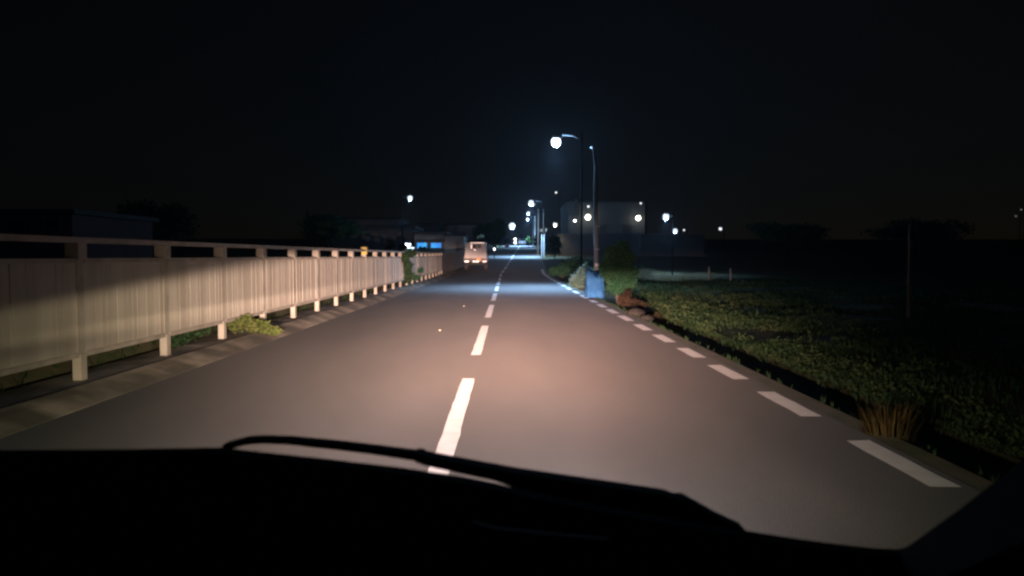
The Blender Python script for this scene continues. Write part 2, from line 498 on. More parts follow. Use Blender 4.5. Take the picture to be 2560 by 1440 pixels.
# ------------------------------------------------------------------ roadside fence (cream, boarded, slotted top)
m_cream = mat('cream_fence_paint', (0.29, 0.265, 0.228), (0.18, 0.157, 0.13), rough=0.85, scale=1.2, stretch=(1, 2.2, 0.22), bump=0.3, bscale=60, lo=0.42, hi=0.8, spec=0.2)
m_cream2 = mat('cream_post_paint', (0.235, 0.212, 0.183), (0.17, 0.152, 0.128), rough=0.85, scale=4, bump=0.2, bscale=60, spec=0.2)
FX = -4.2
fence = thing('fence', (FX, 7.2, 0.1), 'long cream boarded fence with a slotted top beside the road', 'fence')
PITCH_Y = 1.82
K0, K1 = -5, 22
def frel(mb, name, m):
    o = mb.build(name, m)
    for v in o.data.vertices: v.co -= fence.location
    o.parent = fence
    return o
for k in range(K0, K1+1):
    y = 7.26 + PITCH_Y*k; z = zr(y)
    mb = MB()
    mb.box((FX, y, z+0.20), (0.085, 0.10, 0.28))                # foot
    mb.box((FX-0.02, y, z+0.80), (0.09, 0.12, 0.96))
    mb.box((FX-0.01, y, z+1.345), (0.13, 0.15, 0.17))
    frel(mb, 'post', m_cream2)
    if k < K1:
        yb = 7.26 + PITCH_Y*(k+1); n = 16
        mb = MB()
        w = (PITCH_Y-0.122)/n
        for j in range(n):
            yy = y + 0.061 + w*(j+0.5)
            zz = zr(yy)
            mb.box((FX + 0.003*random.uniform(-1, 1), yy, zz+0.79), (0.035, w-0.004, 0.90 + 0.006*random.uniform(-1, 1)), rz=0.022*random.uniform(-1, 1))
        frel(mb, 'board_panel', m_cream)
        for nm, zz, h, t in (('top_rail', 1.455, 0.055, 0.14), ('middle_rail', 1.255, 0.045, 0.075), ('bottom_rail', 0.335, 0.05, 0.07)):
            mb = MB(); i0 = 0
            za, zb = zr(y), zr(yb)
            o0, o1 = (y, yb) if nm == 'top_rail' else (y+0.062, yb-0.062)
            for (yy, zg_) in ((o0, za), (o1, zb)):
                for dx, dz in ((-t/2, -h/2), (t/2, -h/2), (t/2, h/2), (-t/2, h/2)):
                    mb.v.append(Vector((FX+dx+(0.0), yy, zg_+zz+dz)))
            mb.f += [[0, 1, 2, 3], [7, 6, 5, 4]] + [[j, (j+1) % 4, 4+(j+1) % 4, 4+j] for j in range(4)]
            frel(mb, nm, m_cream2)

# concrete boundary wall that carries on beyond the fence
m_wall = mat('weathered_concrete', (0.06, 0.057, 0.054), (0.04, 0.038, 0.035), rough=0.9, scale=0.6, bump=0.3, bscale=10)
w0, w1 = 47.6, 78.0
mb = MB()
n = 12
for k in range(n):
    ya = w0 + (w1-w0)*k/n; yb = w0 + (w1-w0)*(k+1)/n
    mb.box((FX + cx((ya+yb)/2)-0.05, (ya+yb)/2, zr(ya)+0.62), (0.18, yb-ya+0.05, 1.5), rz=-0.03)
bw = mb.build('boundary_wall', m_wall)
tag(bw, 'grey concrete wall running on from the far end of the cream fence', 'wall')

# ------------------------------------------------------------------ foliage helpers
def leaves(mb, c, r, n, size, squash=1.0, rng=random, shell=0.35, up=0.0):
    c = Vector(c)
    for _ in range(n):
        d = Vector((rng.gauss(0, 1), rng.gauss(0, 1), rng.gauss(0, 1))).normalized()
        k = rng.random()**shell
        lump = 0.78 + 0.35*noise.noise(d*2.3 + c*0.7)
        p = c + Vector((d.x*r[0], d.y*r[1], d.z*r[2])) * k * lump
        a = Vector((rng.uniform(-1, 1), rng.uniform(-1, 1), rng.uniform(-.6, 1)+up)).normalized()
        b = a.cross(Vector((rng.uniform(-1, 1), rng.uniform(-1, 1), rng.uniform(-1, 1)))).normalized()
        s = size*rng.uniform(0.55, 1.25)
        i = len(mb.v)
        mb.v += [p, p + a*s*0.5 + b*s*0.25, p + a*s, p + a*s*0.5 - b*s*0.25]
        mb.f.append([i, i+1, i+2, i+3])
def build_leaves(mb, name, m, parent=None):
    me = bpy.data.meshes.new(name); me.from_pydata([tuple(v) for v in mb.v], [], mb.f)
    me.materials.append(m)
    o = bpy.data.objects.new(name, me); COL.objects.link(o)
    if parent: o.parent = parent
    return o
m_leaf = leafmat('leaf_green', (0.013, 0.031, 0.013), (0.023, 0.041, 0.018))
m_leafd = leafmat('leaf_dark', (0.013, 0.048, 0.025), (0.025, 0.062, 0.033))
m_leafp = leafmat('leaf_pale', (0.045, 0.085, 0.07), (0.075, 0.12, 0.105))
m_dry = leafmat('dry_grass', (0.05, 0.032, 0.012), (0.022, 0.022, 0.009))
m_red = leafmat('reddish_stalks', (0.022, 0.013, 0.009), (0.010, 0.009, 0.006))
m_bark = mat('bark', (0.014, 0.012, 0.010), (0.009, 0.008, 0.007), rough=0.95, scale=8, stretch=(1, 1, .2), bump=0.6, bscale=30)

def bush(name, base, lobes, n, size, m, label, cat='bush', stem=0.5, group=None):
    base = Vector(base)
    t = thing(name, base, label, cat, group)
    rng = random.Random(hash(label) % 9999 if False else len(label)*31 + int(abs(base.x)*10))
    mb = MB()
    for (c, r) in lobes:
        leaves(mb, c, r, int(n*(r[0]*r[1]*r[2])**0.6), size, rng=rng)
    build_leaves(mb, 'crown', m, t)
    mb = MB()
    for (c, r) in lobes[:4]:
        mb.tube([(0.02, 0, -0.1), (c[0]*0.4, c[1]*0.4, c[2]*0.5), (c[0], c[1], c[2])], [stem*0.06, stem*0.045, stem*0.02], 6)
    mb.build('trunk', m_bark, t)
    return t

# right roadside bush beside the pole
b = at(1538, 758, 21.0); zb = zg(b.x, 21.0)
S = 21.0/F_PX
bush('bush', (b.x+.08, 21.0, 0.0),
     [((-.02, 0, 1.1), (.46, .45, .45)), ((.16, .1, .8), (.46, .45, .45)), ((-.24, 0, .9), (.34, .4, .4)), ((.12, 0, 1.52), (.24, .3, .26)), ((-.22, -.1, 1.42), (.2, .22, .2)), ((.30, 0, .6), (.26, .3, .28)), ((-.05, -.1, .5), (.34, .35, .35)), ((.33, 0, 1.25), (.2, .2, .22)), ((.46, 0, .85), (.14, .2, .12))],
     15000, 0.075, m_leafd, 'tall rounded dark green bush right of the wooden pole', stem=0.8)

def tuft(name, base, n, h, spread, m, label, cat, lean=0.35, w=0.012):
    base = Vector(base); rng = random.Random(int(h*1000)+n)
    mb = MB()
    for _ in range(n):
        a = rng.uniform(0, 2*PI); r = spread*rng.random()**0.7
        p = Vector((math.cos(a)*r, math.sin(a)*r, -0.05))
        d = Vector((math.cos(a), math.sin(a), 0))*lean*rng.uniform(0.2, 1.2)
        hh = h*rng.uniform(0.45, 1.1)
        s = d.cross(Vector((0, 0, 1))).normalized()*w*rng.uniform(.6, 1.3)
        q = p + d*hh*0.4 + Vector((0, 0, hh*0.6)); e = p + d*hh*1.1 + Vector((0, 0, hh))
        i = len(mb.v); mb.v += [p-s, p+s, q+s*.8, q-s*.8, e]
        mb.f += [[i, i+1, i+2, i+3], [i+3, i+2, i+4]]
    o = build_leaves(mb, name, m); o.location = base
    return tag(o, label, cat)
b = at(1562, 768, 19.5)
mb = MB(); rg = random.Random(3)
for c, r in (((-.12, 0, .16), (.16, .3, .2)), ((.1, .1, .10), (.22, .3, .14)), ((.3, -.2, .05), (.2, .3, .1)), ((0.02, .2, .3), (.1, .2, .14))):
    leaves(mb, c, r, 420, .07, rng=rg, up=.4)
o = build_leaves(mb, 'dry_plant', m_red); o.location = (b.x+.05, 19.3, -.03)
tag(o, 'reddish brown dry plant at the foot of the round bush', 'plant')
m_rock = mat('dark_rock', (0.012, 0.011, 0.01), (0.007, 0.007, 0.007), rough=.95, scale=6, bump=.6, bscale=20, spec=.03)
for k, (px, py, Y, r_, lab) in enumerate(((1592, 783, 16.4, .17, 'larger dark rock at the far end of the ditch'), (1618, 795, 15.2, .11, 'smaller dark rock at the far end of the ditch'))):
    q = at(px, py, Y); bm_ = MB(); bm_.ball((0, 0, 0), (r_*1.3, r_, r_*.7), 12, 8)
    for v in bm_.v: v *= 1 + .28*noise.noise(v*9 + Vector((k*7, 0, 0)))
    tag(bm_.build('rock', m_rock, smooth=True, loc=(q.x, Y, .02)), lab, 'rock')
for px, py, lab in ((1100, 827, 'tiny pale stone lying in the left lane, the nearer one'), (1160, 766, 'tiny pale stone lying in the left lane, the farther one')):
    q = at(px, py, 2405/(py-640)); bm_ = MB(); bm_.ball((0, 0, .01), (.024, .02, .013), 8, 6)
    for v in bm_.v: v *= 1 + .2*noise.noise(v*40)
    tag(bm_.build('stone', m_kerb, smooth=True, loc=(q.x, 2405/(py-640), 0)), lab, 'stone')
b = at(2205, 1095, 5.4)
tuft('grass_tuft', (b.x+0.04, 5.4, -0.08), 300, 0.33, 0.17, m_dry, 'yellow brown grass tuft at the edge of the ditch', 'grass tuft', 0.38, 0.006)

# pale shrub left of the pole
b = at(1452, 712, 28.5)
bush('bush', (b.x+0.05, 28.5, 0.0),
     [((0, 0, .40), (.50, .4, .40)), ((.22, .1, .6), (.34, .3, .34)), ((-.22, 0, .3), (.34, .3, .3)), ((-.05, 0, .72), (.12, .12, .2)), ((.12, 0, .9), (.08, .08, .14))],
     9000, 0.09, m_leafp, 'pale grey green shrub left of the blue sheet and pole', stem=0.5)
# low bushes along the right side farther on
for i, (px, py, Y, s, lab) in enumerate((
    (1405, 690, 46, .9, 'dark low bush beside the right road edge before the white gate pillar'),
    (1442, 672, 52, 1.3, 'wide dark bush behind the pale shrub on the right verge'),
    (1600, 690, 44, .8, 'small dark bush at the back of the grass field right of the pole'))):
    b = at(px, py, Y)
    bush('bush', (b.x, Y, zg(b.x, Y)), [((0, 0, .5*s), (.8*s, .7*s, .6*s)), ((.5*s, .2, .4*s), (.6*s, .5*s, .45*s)), ((-.5*s, 0, .4*s), (.6*s, .5*s, .4*s))], 1500, 0.14, m_leafd, lab, stem=0.8)

# ------------------------------------------------------------------ wooden pole with blue sheet
m_pole = mat('weathered_wood', (0.11, 0.15, 0.185), (0.05, 0.066, 0.08), rough=0.9, scale=5, stretch=(1, 1, .12), bump=0.5, bscale=30)
m_iron = mat('galvanised', (0.30, 0.31, 0.32), rough=0.5, scale=5, metal=0.6)
m_darkiron = mat('dark_steel', (0.004, 0.004, 0.0045), rough=1.0, spec=.0, scale=5)
PY = 27.5
pb = at(1491, 730, PY); ptp = at(1483, 372, PY)
pole = thing('utility_pole', (pb.x, PY, 0), 'weathered wooden pole standing beside the round bush', 'pole')
mb = MB(); H = ptp.z
dx = ptp.x - pb.x
mb.tube([(0, 0, -.1), (0.01, 0, .8), (0.01+dx*.3, 0, H*.4), (dx*.5+.02, 0, H*.7), (dx*.4+.02, 0, H*.88), (dx*.8, 0, H*.94), (dx, 0, H)], [.095, .09, .085, .08, .065, .035, .03], 12)
mb.build('shaft', m_pole, pole, smooth=True)
mb = MB(); mb.tube([(dx-.06, 0, H+.01), (dx-.02, 0, H-.04), (dx+.05, 0, H)], .012, 6); mb.box((dx-.06, 0, H+.05), (.03, .03, .09))
mb.build('bracket', m_iron, pole)
mb = MB()
for z in (1.55, .95, 1.0, 2.4): mb.tube([(0.01, 0, z-.02), (0.01, 0, z+.02)], .103, 12)
mb.tube([(-.085, -.06, .7), (-.09, -.06, 1.6), (-.085, -.06, 2.6)], .012, 6)
mb.build('metal_band', m_iron, pole)

m_blue = mat('blue_plastic_sheet', (0.008, 0.04, 0.11), (0.013, 0.055, 0.14), spec=.08, rough=0.9, scale=6, bump=0.5, bscale=18)
mb = MB(); nseg, lv = 40, 14
rng = random.Random(5)
for j in range(lv+1):
    v = j/lv
    for i in range(nseg):
        a = 2*PI*i/nseg
        rr = 1 + 0.10*math.sin(a*5 + 3*v) + 0.06*math.sin(a*9+7*v) + 0.05*rng.uniform(-1, 1)
        hx = .26*rr*(1-.06*v); hy = .16*rr
        sx = math.copysign(abs(math.cos(a))**.6, math.cos(a)); sy = math.copysign(abs(math.sin(a))**.6, math.sin(a))
        top = .78 + .09*math.sin(a*2+1) + .05*math.sin(a*5)
        if abs(a-5.0) < 0.14: top -= .10
        mb.v.append(Vector((sx*hx*1.08 - .06, sy*hy, -0.06 + (top+.06)*v)))
for j in range(lv):
    for i in range(nseg):
        a = j*nseg+i; b2 = j*nseg+(i+1) % nseg
        mb.f.append([a, b2, b2+nseg, a+nseg])
ci = len(mb.v); mb.v.append(Vector((0, 0, .62)))
for i in range(nseg): mb.f.append([lv*nseg+i, lv*nseg+(i+1) % nseg, ci])
bs = at(1492, 740, 23.2)
o = mb.build('blue_sheet', m_blue, smooth=True, loc=(bs.x, 23.3, 0.0)); tag(o, 'crumpled bright blue plastic sheet wrapped round the foot of the wooden pole', 'plastic sheet')
mb = MB(); nseg = 14
for j in range(9):
    v = j/8
    for i in range(nseg):
        a = 2*PI*i/nseg; rr = 1 + .15*math.sin(3*a+5*v)
        mb.v.append(Vector((.075*rr*math.cos(a), .06*rr*math.sin(a), -.05+1.0*v)))
for j in range(8):
    for i in range(nseg):
        a = j*nseg+i; b2 = j*nseg+(i+1) % nseg; mb.f.append([a, b2, b2+nseg, a+nseg])
mb.f.append([8*nseg+i for i in range(nseg)])
m_blue2 = mat('dull_blue_plastic', (0.008, 0.04, 0.10), (0.012, 0.055, 0.12), spec=.04, rough=0.9, scale=6)
bs = at(1471, 735, 24.6)
tag(mb.build('blue_roll', m_blue2, smooth=True, loc=(bs.x, 24.6, 0)), 'narrow dull blue roll standing left of the bright blue sheet', 'plastic roll')

# posts in the field
m_post = mat('grey_post', (0.11, 0.11, 0.10), (0.07, 0.07, 0.06), rough=0.9, scale=4, stretch=(1, 1, .2), bump=.3)
def fpost(px, ytop, ybase, Y, r, label, group=None):
    a = at(px, ybase, Y); c = at(px+1, ytop, Y); g = zg(a.x, Y)
    mb = MB(); hh = c.z-g
    mb.tube([(0, 0, -.1), (.01, 0, hh*.5), (.0, 0, hh)], [r, r*.95, r*.85], 9); mb.tube([(0, 0, hh), (0, 0, hh+.02)], [r*.85, r*.5], 9)
    o = mb.build('field_post', m_post, smooth=True, loc=(a.x, Y, g)); return tag(o, label, 'post', group)
fpost(2271, 560, 792, 15.6, .045, 'tall grey post alone in the dark field at far right', 'posts in the grass field')
fpost(1772, 668, 700, 40, .05, 'short leaning post at the back edge of the lit grass', 'posts in the grass field')
fpost(1826, 672, 704, 38.5, .05, 'short post, rightmost of the pair behind the lit grass', 'posts in the grass field')
fpost(1589, 664, 704, 38, .03, 'thin post holding the green net beside the round bush', 'posts in the grass field')

# green net along the back of the field
m_net = mat('green_net', (0.05, 0.12, 0.115), (0.06, 0.15, 0.14), rough=0.8, scale=3)
mb = MB()
na = at(1590, 690, 39); nb = at(1790, 690, 43)
n = 40
def netp(t, z):
    x = na.x + (nb.x-na.x)*t; y = 39 + 4*t + .12*math.sin(t*20)
    return Vector((x, y, zg(x, y) + z))
for k in range(n):
    t0, t1 = k/n, (k+1)/n
    h0 = .62 + .1*math.sin(t0*9) - .25*t0; h1 = .62 + .1*math.sin(t1*9) - .25*t1
    for z0f in [j/8 for j in range(9)]:
        mb.tube([netp(t0, z0f*h0), netp(t1, z0f*h1)], .011, 4)
    mb.tube([netp(t0, 0), netp(t0, h0)], .011, 4)
    mb.tube([netp(t0, 0), netp(t1, h1)], .009, 4); mb.tube([netp(t0, h0), netp(t1, 0)], .009, 4)
tag(mb.build('green_net', m_net), 'sagging green net strung low across the back of the grass field', 'net')

# ------------------------------------------------------------------ grass and weeds of the field (uncountable)
rng = random.Random(11)
mb = MB()
def weed(x, y, h, w, n):
    z = zg(x, y)
    for _ in range(n):
        a = rng.uniform(0, 2*PI); d = Vector((math.cos(a), math.sin(a), 0))
        p = Vector((x + rng.gauss(0, w), y + rng.gauss(0, w), z-.02))
        hh = h*rng.uniform(.4, 1.15)
        s = d.cross(Vector((0, 0, 1)))*(0.006 + .009*rng.random())*(1+y*.03)
        q = p + d*hh*.25 + Vector((0, 0, hh*.65)); e = p + d*hh*.75 + Vector((0, 0, hh*.9))
        i = len(mb.v); mb.v += [p-s*.5, p+s*.5, q+s, q-s, e]
        mb.f += [[i, i+1, i+2, i+3], [i+3, i+2, i+4]]
for _ in range(11000):
    y = 3.0 + 42*rng.random()**1.15
    x = 3.95 + (3 + y*.55)*rng.random()**1.25
    k = noise.noise(Vector((x*.55, y*.35, 0)))
    if k < -.28 or (y < 7.5 and rng.random() < .6): continue
    h = max(.04, .12 + .24*k) * rng.uniform(.6, 1.35)
    weed(x, y, h, .10 + .004*y, 9)
g = build_leaves(mb, 'grass', m_leaf); tag(g, 'low green weeds and grass covering the field right of the ditch', 'grass', kind='stuff')
# broad-leaved weed clumps that catch the light
mb = MB()
for _ in range(900):
    y = 5.5 + 26*rng.random()
    x = 4.02 + 4.3*rng.random()**1.6
    r_ = rng.uniform(.10, .26)
    if noise.noise(Vector((x*.7, y*.4, 5))) < -.12: continue
    leaves(mb, (x, y, zg(x, y)+r_*.4), (r_, r_, r_*rng.uniform(.4, .9)), 46, rng.choice((.03, .045, .07)), rng=rng)
for _ in range(620):
    y = 5.0 + 15*rng.random(); x = 3.90 + .06*rng.random(); r_ = rng.uniform(.05, .11)
    leaves(mb, (x, y, zg(x+.05, y)+.01), (r_, r_*1.4, r_*.7), 26, .04, rng=rng)
g = build_leaves(mb, 'weeds', leafmat('weed_green', (0.018, 0.036, 0.014), (0.038, 0.053, 0.024))); tag(g, 'broad leaved weeds growing thick along the field side of the ditch', 'weeds', kind='stuff')
# fringe of short grass on the verge edge, right and behind the fence
mb = MB()
def zc(x, y): return zr(y)
for _ in range(260):
    y = 2.5 + 34*rng.random()
    x = 2.82 + rng.gauss(0, .02); z = zr(y)-.01
    for _ in range(3):
        a = rng.uniform(0, 2*PI); d = Vector((math.cos(a), math.sin(a), 0)); hh = rng.uniform(.02, .07)
        s = d.cross(Vector((0, 0, 1)))*.006
        p = Vector((x, y, z)); e = p + d*hh*.6 + Vector((0, 0, hh)); i = len(mb.v)
        mb.v += [p-s, p+s, e]; mb.f.append([i, i+1, i+2])
for _ in range(1200):
    y = 1.0 + 46*rng.random()**1.2
    x = -4.6 - 1.6*rng.random()**1.3
    z = zg(x, y)
    for _ in range(4):
        a = rng.uniform(0, 2*PI); d = Vector((math.cos(a), math.sin(a), 0)); hh = rng.uniform(.05, .2)
        s = d.cross(Vector((0, 0, 1)))*.012
        p = Vector((x + rng.gauss(0, .05), y+rng.gauss(0, .05), z-.02)); e = p + d*hh*.6 + Vector((0, 0, hh)); i = len(mb.v)
        mb.v += [p-s, p+s, e]; mb.f.append([i, i+1, i+2])
g = build_leaves(mb, 'verge_grass', m_leaf); tag(g, 'thin short grass along the verge and the bank behind the fence', 'grass', kind='stuff')

# plants pushing out under the fence and climbing it
def sprawl(base, lobes, n, size, m, label, name='weed_plant'):
    o = None; mb = MB(); rg = random.Random(len(label))
    for c, r in lobes: leaves(mb, c, r, int(n*(r[0]*r[1]*r[2])**.5), size, rng=rg, up=.3)
    o = build_leaves(mb, name, m); o.location = base
    return tag(o, label, 'plant', 'weeds under and on the fence')
m_leafy = leafmat('leaf_yellowgreen', (0.045, 0.068, 0.017), (0.085, 0.09, 0.032))
sprawl((-4.25, 10.3, .12), [((-.1, -.5, .08), (.15, .45, .12)), ((-.15, .1, .14), (.18, .45, .14))], 9000, .07, m_leaf, 'green plant spreading under the fence left of a white fence foot')
sprawl((-4.1, 11.6, .10), [((-.1, .0, .14), (.2, .45, .15)), ((.15, .1, .06), (.2, .35, .12)), ((.34, .2, -.02), (.14, .25, .08))], 9000, .07, m_leafy, 'yellow green plant spilling from under the fence over the kerb')
sprawl((-4.14, 30.5, .1), [((.04, 0, .35), (.16, .7, .35)), ((.06, -.2, .75), (.16, .8, .3)), ((.03, -.9, 1.1), (.16, .7, .22)), ((.03, 1.0, 1.3), (.14, 1.6, .2)), ((.05, .8, .3), (.14, .5, .2))], 4200, .13, m_leaf, 'leafy creeper climbing the far part of the fence to its top', 'creeper')
sprawl((-4.05, 34.5, .1), [((.0, 0, .5), (.1, .5, .12)), ((.0, -1.2, .2), (.1, .5, .12))], 3000, .12, m_leafd, 'small dark sprigs on the fence just beyond the creeper', 'creeper')

# yellow marker box on a fence post
m_yel = mat('yellow_paint', (0.34, 0.24, 0.03), (0.26, 0.19, 0.03), rough=0.6, scale=8)
y = 7.26 + PITCH_Y*8
mb = MB(); mb.box((0, 0, .04), (.16, .14, .05)); mb.box((.075, -.02, -.05), (.02, .12, .19)); mb.box((.0, -.08, -.06), (.14, .015, .2))
tag(mb.build('yellow_marker', m_yel, bevel=0.004, loc=(FX, y-.02, 1.50)), 'yellow marker hooked over the top rail of the fence', 'marker')

# ------------------------------------------------------------------ white minibus ahead in the left lane
m_white = mat('white_van_paint', (0.46, 0.43, 0.41), (0.40, 0.37, 0.35), rough=0.45, scale=2)
m_glass = mat('dark_glass', (0.01, 0.012, 0.014), rough=0.1, scale=2)
m_maroon = mat('maroon_panel', (0.06, 0.018, 0.014), rough=0.5, scale=3)
m_plate = mat('orange_plate', (0.75, 0.32, 0.12), (0.7, 0.28, 0.10), rough=0.5, scale=8)
m_chrome = mat('bright_metal', (0.7, 0.7, 0.7), rough=0.3, metal=0.8, scale=3)
m_tyre = mat('tyre', (0.02, 0.02, 0.02), rough=0.9, scale=5)
VY = 56.0; vz = zr(VY); vb = at(1189, 655, VY)
van = thing('van', (vb.x, VY, vz), 'white van with dark split rear window driving ahead in the left lane', 'van')
S = VY/F_PX
def loft(secs, name, m, parent, smooth=False):
    """secs: list of (y, [(x,z)...]) closed rings"""
    mb = MB(); n = len(secs[0][1])
    for y, ring in secs:
        for x, z in ring: mb.v.append(Vector((x, y, z)))
    for k in range(len(secs)-1):
        for j in range(n):
            a = k*n+j; b = k*n+(j+1) % n; mb.f.append([a, b, b+n, a+n])
    mb.f.append([j for j in range(n)]); mb.f.append([(len(secs)-1)*n+j for j in range(n)])
    return mb.build(name, m, parent, smooth=smooth)
def vring(w0, w1, w2, z0, z1, z2, z3):
    h = [(w0, z0), (w0*1.01, z0+.1), (w0, z1), (w1, z2), (w1*.97, z3-.10), (w1*.90, z3-.02), (w2*.4, z3)]
    return [(x, z) for x, z in h] + [(-x, z) for x, z in h[::-1]]
ztop = at(1189, 606, VY).z - vz; zbot = at(1189, 655, VY).z - vz
bw_ = 29*S
body = loft([(0, vring(bw_*.95, bw_*.90, bw_*.88, zbot+.12, 1.05, 1.25, ztop-.02)), (.06, vring(bw_, bw_*.93, bw_*.91, zbot+.08, 1.05, 1.25, ztop)),
             (2.8, vring(bw_, bw_*.93, bw_*.91, zbot+.05, 1.05, 1.25, ztop)), (3.6, vring(bw_, bw_*.8, bw_*.7, zbot+.05, 1.02, 1.2, ztop-.2)), (4.0, vring(bw_*.95, bw_*.7, bw_*.6, zbot+.1, .85, .95, 1.15))], 'body', m_white, van)
def vbox(name, m, x0, x1, y0, y1, dy, th, bev=0.0, parent=van):
    a = at(x0, y0, VY); c = at(x1, y1, VY)
    mb = MB(); mb.box(((a.x+c.x)/2 - vb.x, dy, (a.z+c.z)/2 - vz), (abs(c.x-a.x), th, abs(a.z-c.z)))
    return mb.build(name, m, parent, bevel=bev)
win = vbox('rear_window', m_glass, 1181.5, 1203.5, 610.5, 620.5, -.012, .03)
vbox('window_divider', m_white, 1191.5, 1193.2, 610.5, 620.5, -.035, .02, parent=win)
vbox('roof_highlight', m_chrome, 1175, 1210, 606.4, 607.8, -.02, .05)  # bright strip put in for the highlight along the roof edge
vbox('bright_bar', m_chrome, 1177.3, 1179.6, 610, 621, -.02, .04)  # thin bright metal bar left of the rear window
vbox('bumper', m_maroon, 1161.5, 1216.5, 646, 654, -.07, .16, .02)
vbox('licence_plate', m_plate, 1191, 1202.5, 644, 652.5, -.17, .03)
vbox('door_handle', m_chrome, 1185, 1189, 624, 625.5, -.02, .04)
gl_w = glow('reflected_glow_white', (1.0, 0.85, 0.7), 0.12)  # glow stands in for headlights thrown back by rear lights and reflectors
gl_r = glow('reflected_glow_pink', (1.0, 0.62, 0.60), 0.09)
for nm, m, a, b_ in (('tail_light', gl_w, 1162, 1172), ('rear_reflector', gl_w, 1182.5, 1188.5), ('rear_reflector', gl_w, 1190.5, 1197), ('tail_light', gl_r, 1207, 1216)):  # middle pair are reflectors given a glow of their own
    vbox(nm, m, a, b_, 652.2, 655.2, -.18, .04)
for sx in (-1, 1):
    for yy in (.7, 3.1):
        mb = MB(); mb.tube([(sx*(bw_-.22), yy, .30), (sx*(bw_-.02), yy, .30)], .30, 16)
        w_ = mb.build('wheel', m_tyre, van)
    mb = MB(); mb.box((sx*(bw_+.02), 3.2, 1.3), (.16, .06, .2)); mb.build('wing_mirror', m_tyre, van)
mb = MB(); mb.box((0, 2.2, .46), (bw_*1.5, 3.0, .2)); mb.build('underbody', m_tyre, van)

# ------------------------------------------------------------------ street lamps
m_lampgrey = mat('lamp_grey', (0.05, 0.052, 0.055), rough=0.8, scale=4, spec=.1)
cool = (0.33, 0.61, 1.0)
def street_lamp(px, py, Y, disc0, label, side=1, arm=1.0, power=300, color=cool, hot=8.0, cone=R(125), base=None, poler=.07, polemat=None, rad=None, light=True):
    """lamp whose lit lens shows at (px, py); pole stands `arm` metres to the side"""
    p = at(px, py, Y)
    disc = disc0*.95; dy = .9 if disc0 > 20 else .35
    bx = p.x + side*arm; g = zg(bx, Y) if base is None else base
    t = thing('street_lamp', (bx, Y-dy, g), label, 'street lamp', 'street lamps')
    h = p.z - g
    r = rad or disc*Y/F_PX/2
    pm = polemat or m_darkiron
    mb = MB(); mb.tube([(0, 0, -.2), (0, 0, h*.5), (0, 0, h+.25)], [poler, poler*.85, poler*.6], 10)
    mb.build('pole', pm, t, smooth=True)
    lx = -side*arm
    mb = MB(); mb.tube([(0, 0, h-.05), (lx*.35, dy*.35, h+.16), (lx*.75, dy*.75, h+.16+r*.5)], [.035, .03, .03], 8)
    mb.build('arm', m_lampgrey, t, smooth=True)
    mb = MB()
    mb.box((lx*.93, dy*.93, h+r*.78+.03), (max(.35*abs(lx), .26), .26, .09), taper=.7)
    mb.build('lamp_head', m_lampgrey, t, bevel=.01)
    mb = MB(); mb.ball((lx, dy, h), (r, r, r*1.05), 16, 10)  # ball oversized to stand in for the lamp's bloom
    mb.build('lamp_lens', glow('lens_%s' % label[:18], tuple(.55+.45*c for c in color), hot if hot < .1 else .5 if disc0 > 20 else .085), t, smooth=True)
    if light:
        lamp_light(t, 'SPOT', (lx, dy, h - r*1.35), power, color, .12, spot=cone, blend=.9)
        lamp_light(t, 'POINT', (lx, dy, h - r*1.6), power*(.24 if disc0 > 20 else .12), color, .12)
    return t
street_lamp(1390, 355, 30.0, 24, 'bright blue white street lamp, nearest and highest above the road', 1, .95, 430, cool, 8.0, poler=.042, cone=R(112))
street_lamp(1328, 507, 84.0, 14, 'second brightest lamp over the road, right of the lamp glare', 1, 1.3, 1100, cool, 2.0, cone=R(115))
street_lamp(1321, 532, 125.0, 8, 'small white lamp under the second lamp over the road', 1, 1.6, 260, cool, 2.0)
street_lamp(1319, 547, 143.0, 7, 'tiny lamp, lowest of the three in line over the road', 1, 1.8, 1100, cool, 2.0)
street_lamp(1280, 565, 142.0, 16, 'large low white lamp above the far left road edge', -1, 4.2, 420, cool, 2.5, cone=R(140))
street_lamp(1025, 495, 78.0, 13, 'lone blue white lamp above the dark houses behind the fence', -1, .8, 110, cool, 2.0)
street_lamp(1665, 541, 52.0, 16, 'brighter blue white lamp of the pair beyond the grass field', 1, .4, 230, cool, 2.0, cone=R(140), poler=.05)
street_lamp(1688, 577, 90.0, 12, 'smaller blue lamp low beside the brighter field lamp', 1,   .5, 120, (.3, .55, 1), 1.6)
street_lamp(1390, 481, 120.0, 5, 'small flat white lamp right of the nearest lamp pole', 1, .6, 60, (1, 1, 1), 1.5, light=False)
street_lamp(1471, 516, 90.0, 6, 'small white lamp just left of the wooden pole', 1, .6, 60, (1, 1, 1), 1.5, light=False)
street_lamp(1602, 508, 91.0, 5, 'small dim white lamp above the lit wall right of the pole', 1, .6, 60, (1, 1, 1), 1.0, light=False)
street_lamp(1710, 575, 120.0, 4.5, 'tiny white light right of the low blue lamp', 1, .4, 30, (1, 1, 1), 1.5, light=False)
street_lamp(1801, 572, 110.0, 8, 'small violet white light standing alone right of the others', 1, .4, 30, (.75, .7, 1), 1.2, light=False)
street_lamp(2540, 540, 120.0, 6, 'very faint lamp at the right edge of the dark field', 1, .4, 5, (.8, .8, 1), .004, light=False)
street_lamp(2553, 524, 125.0, 3, 'faintest pinpoint lamp above the right edge lamp', 1, .4, 5, (.8, .8, .9), .02, light=False)
street_lamp(1285, 481, 150.0, .1, '', 1, .3, 0, light=False) if False else None
street_lamp(1388, 562, 92.0, 10.5, 'warm yellow lamp right of the white gate pillar', 1, .5, 50, (1, .86, .55), 2.0)

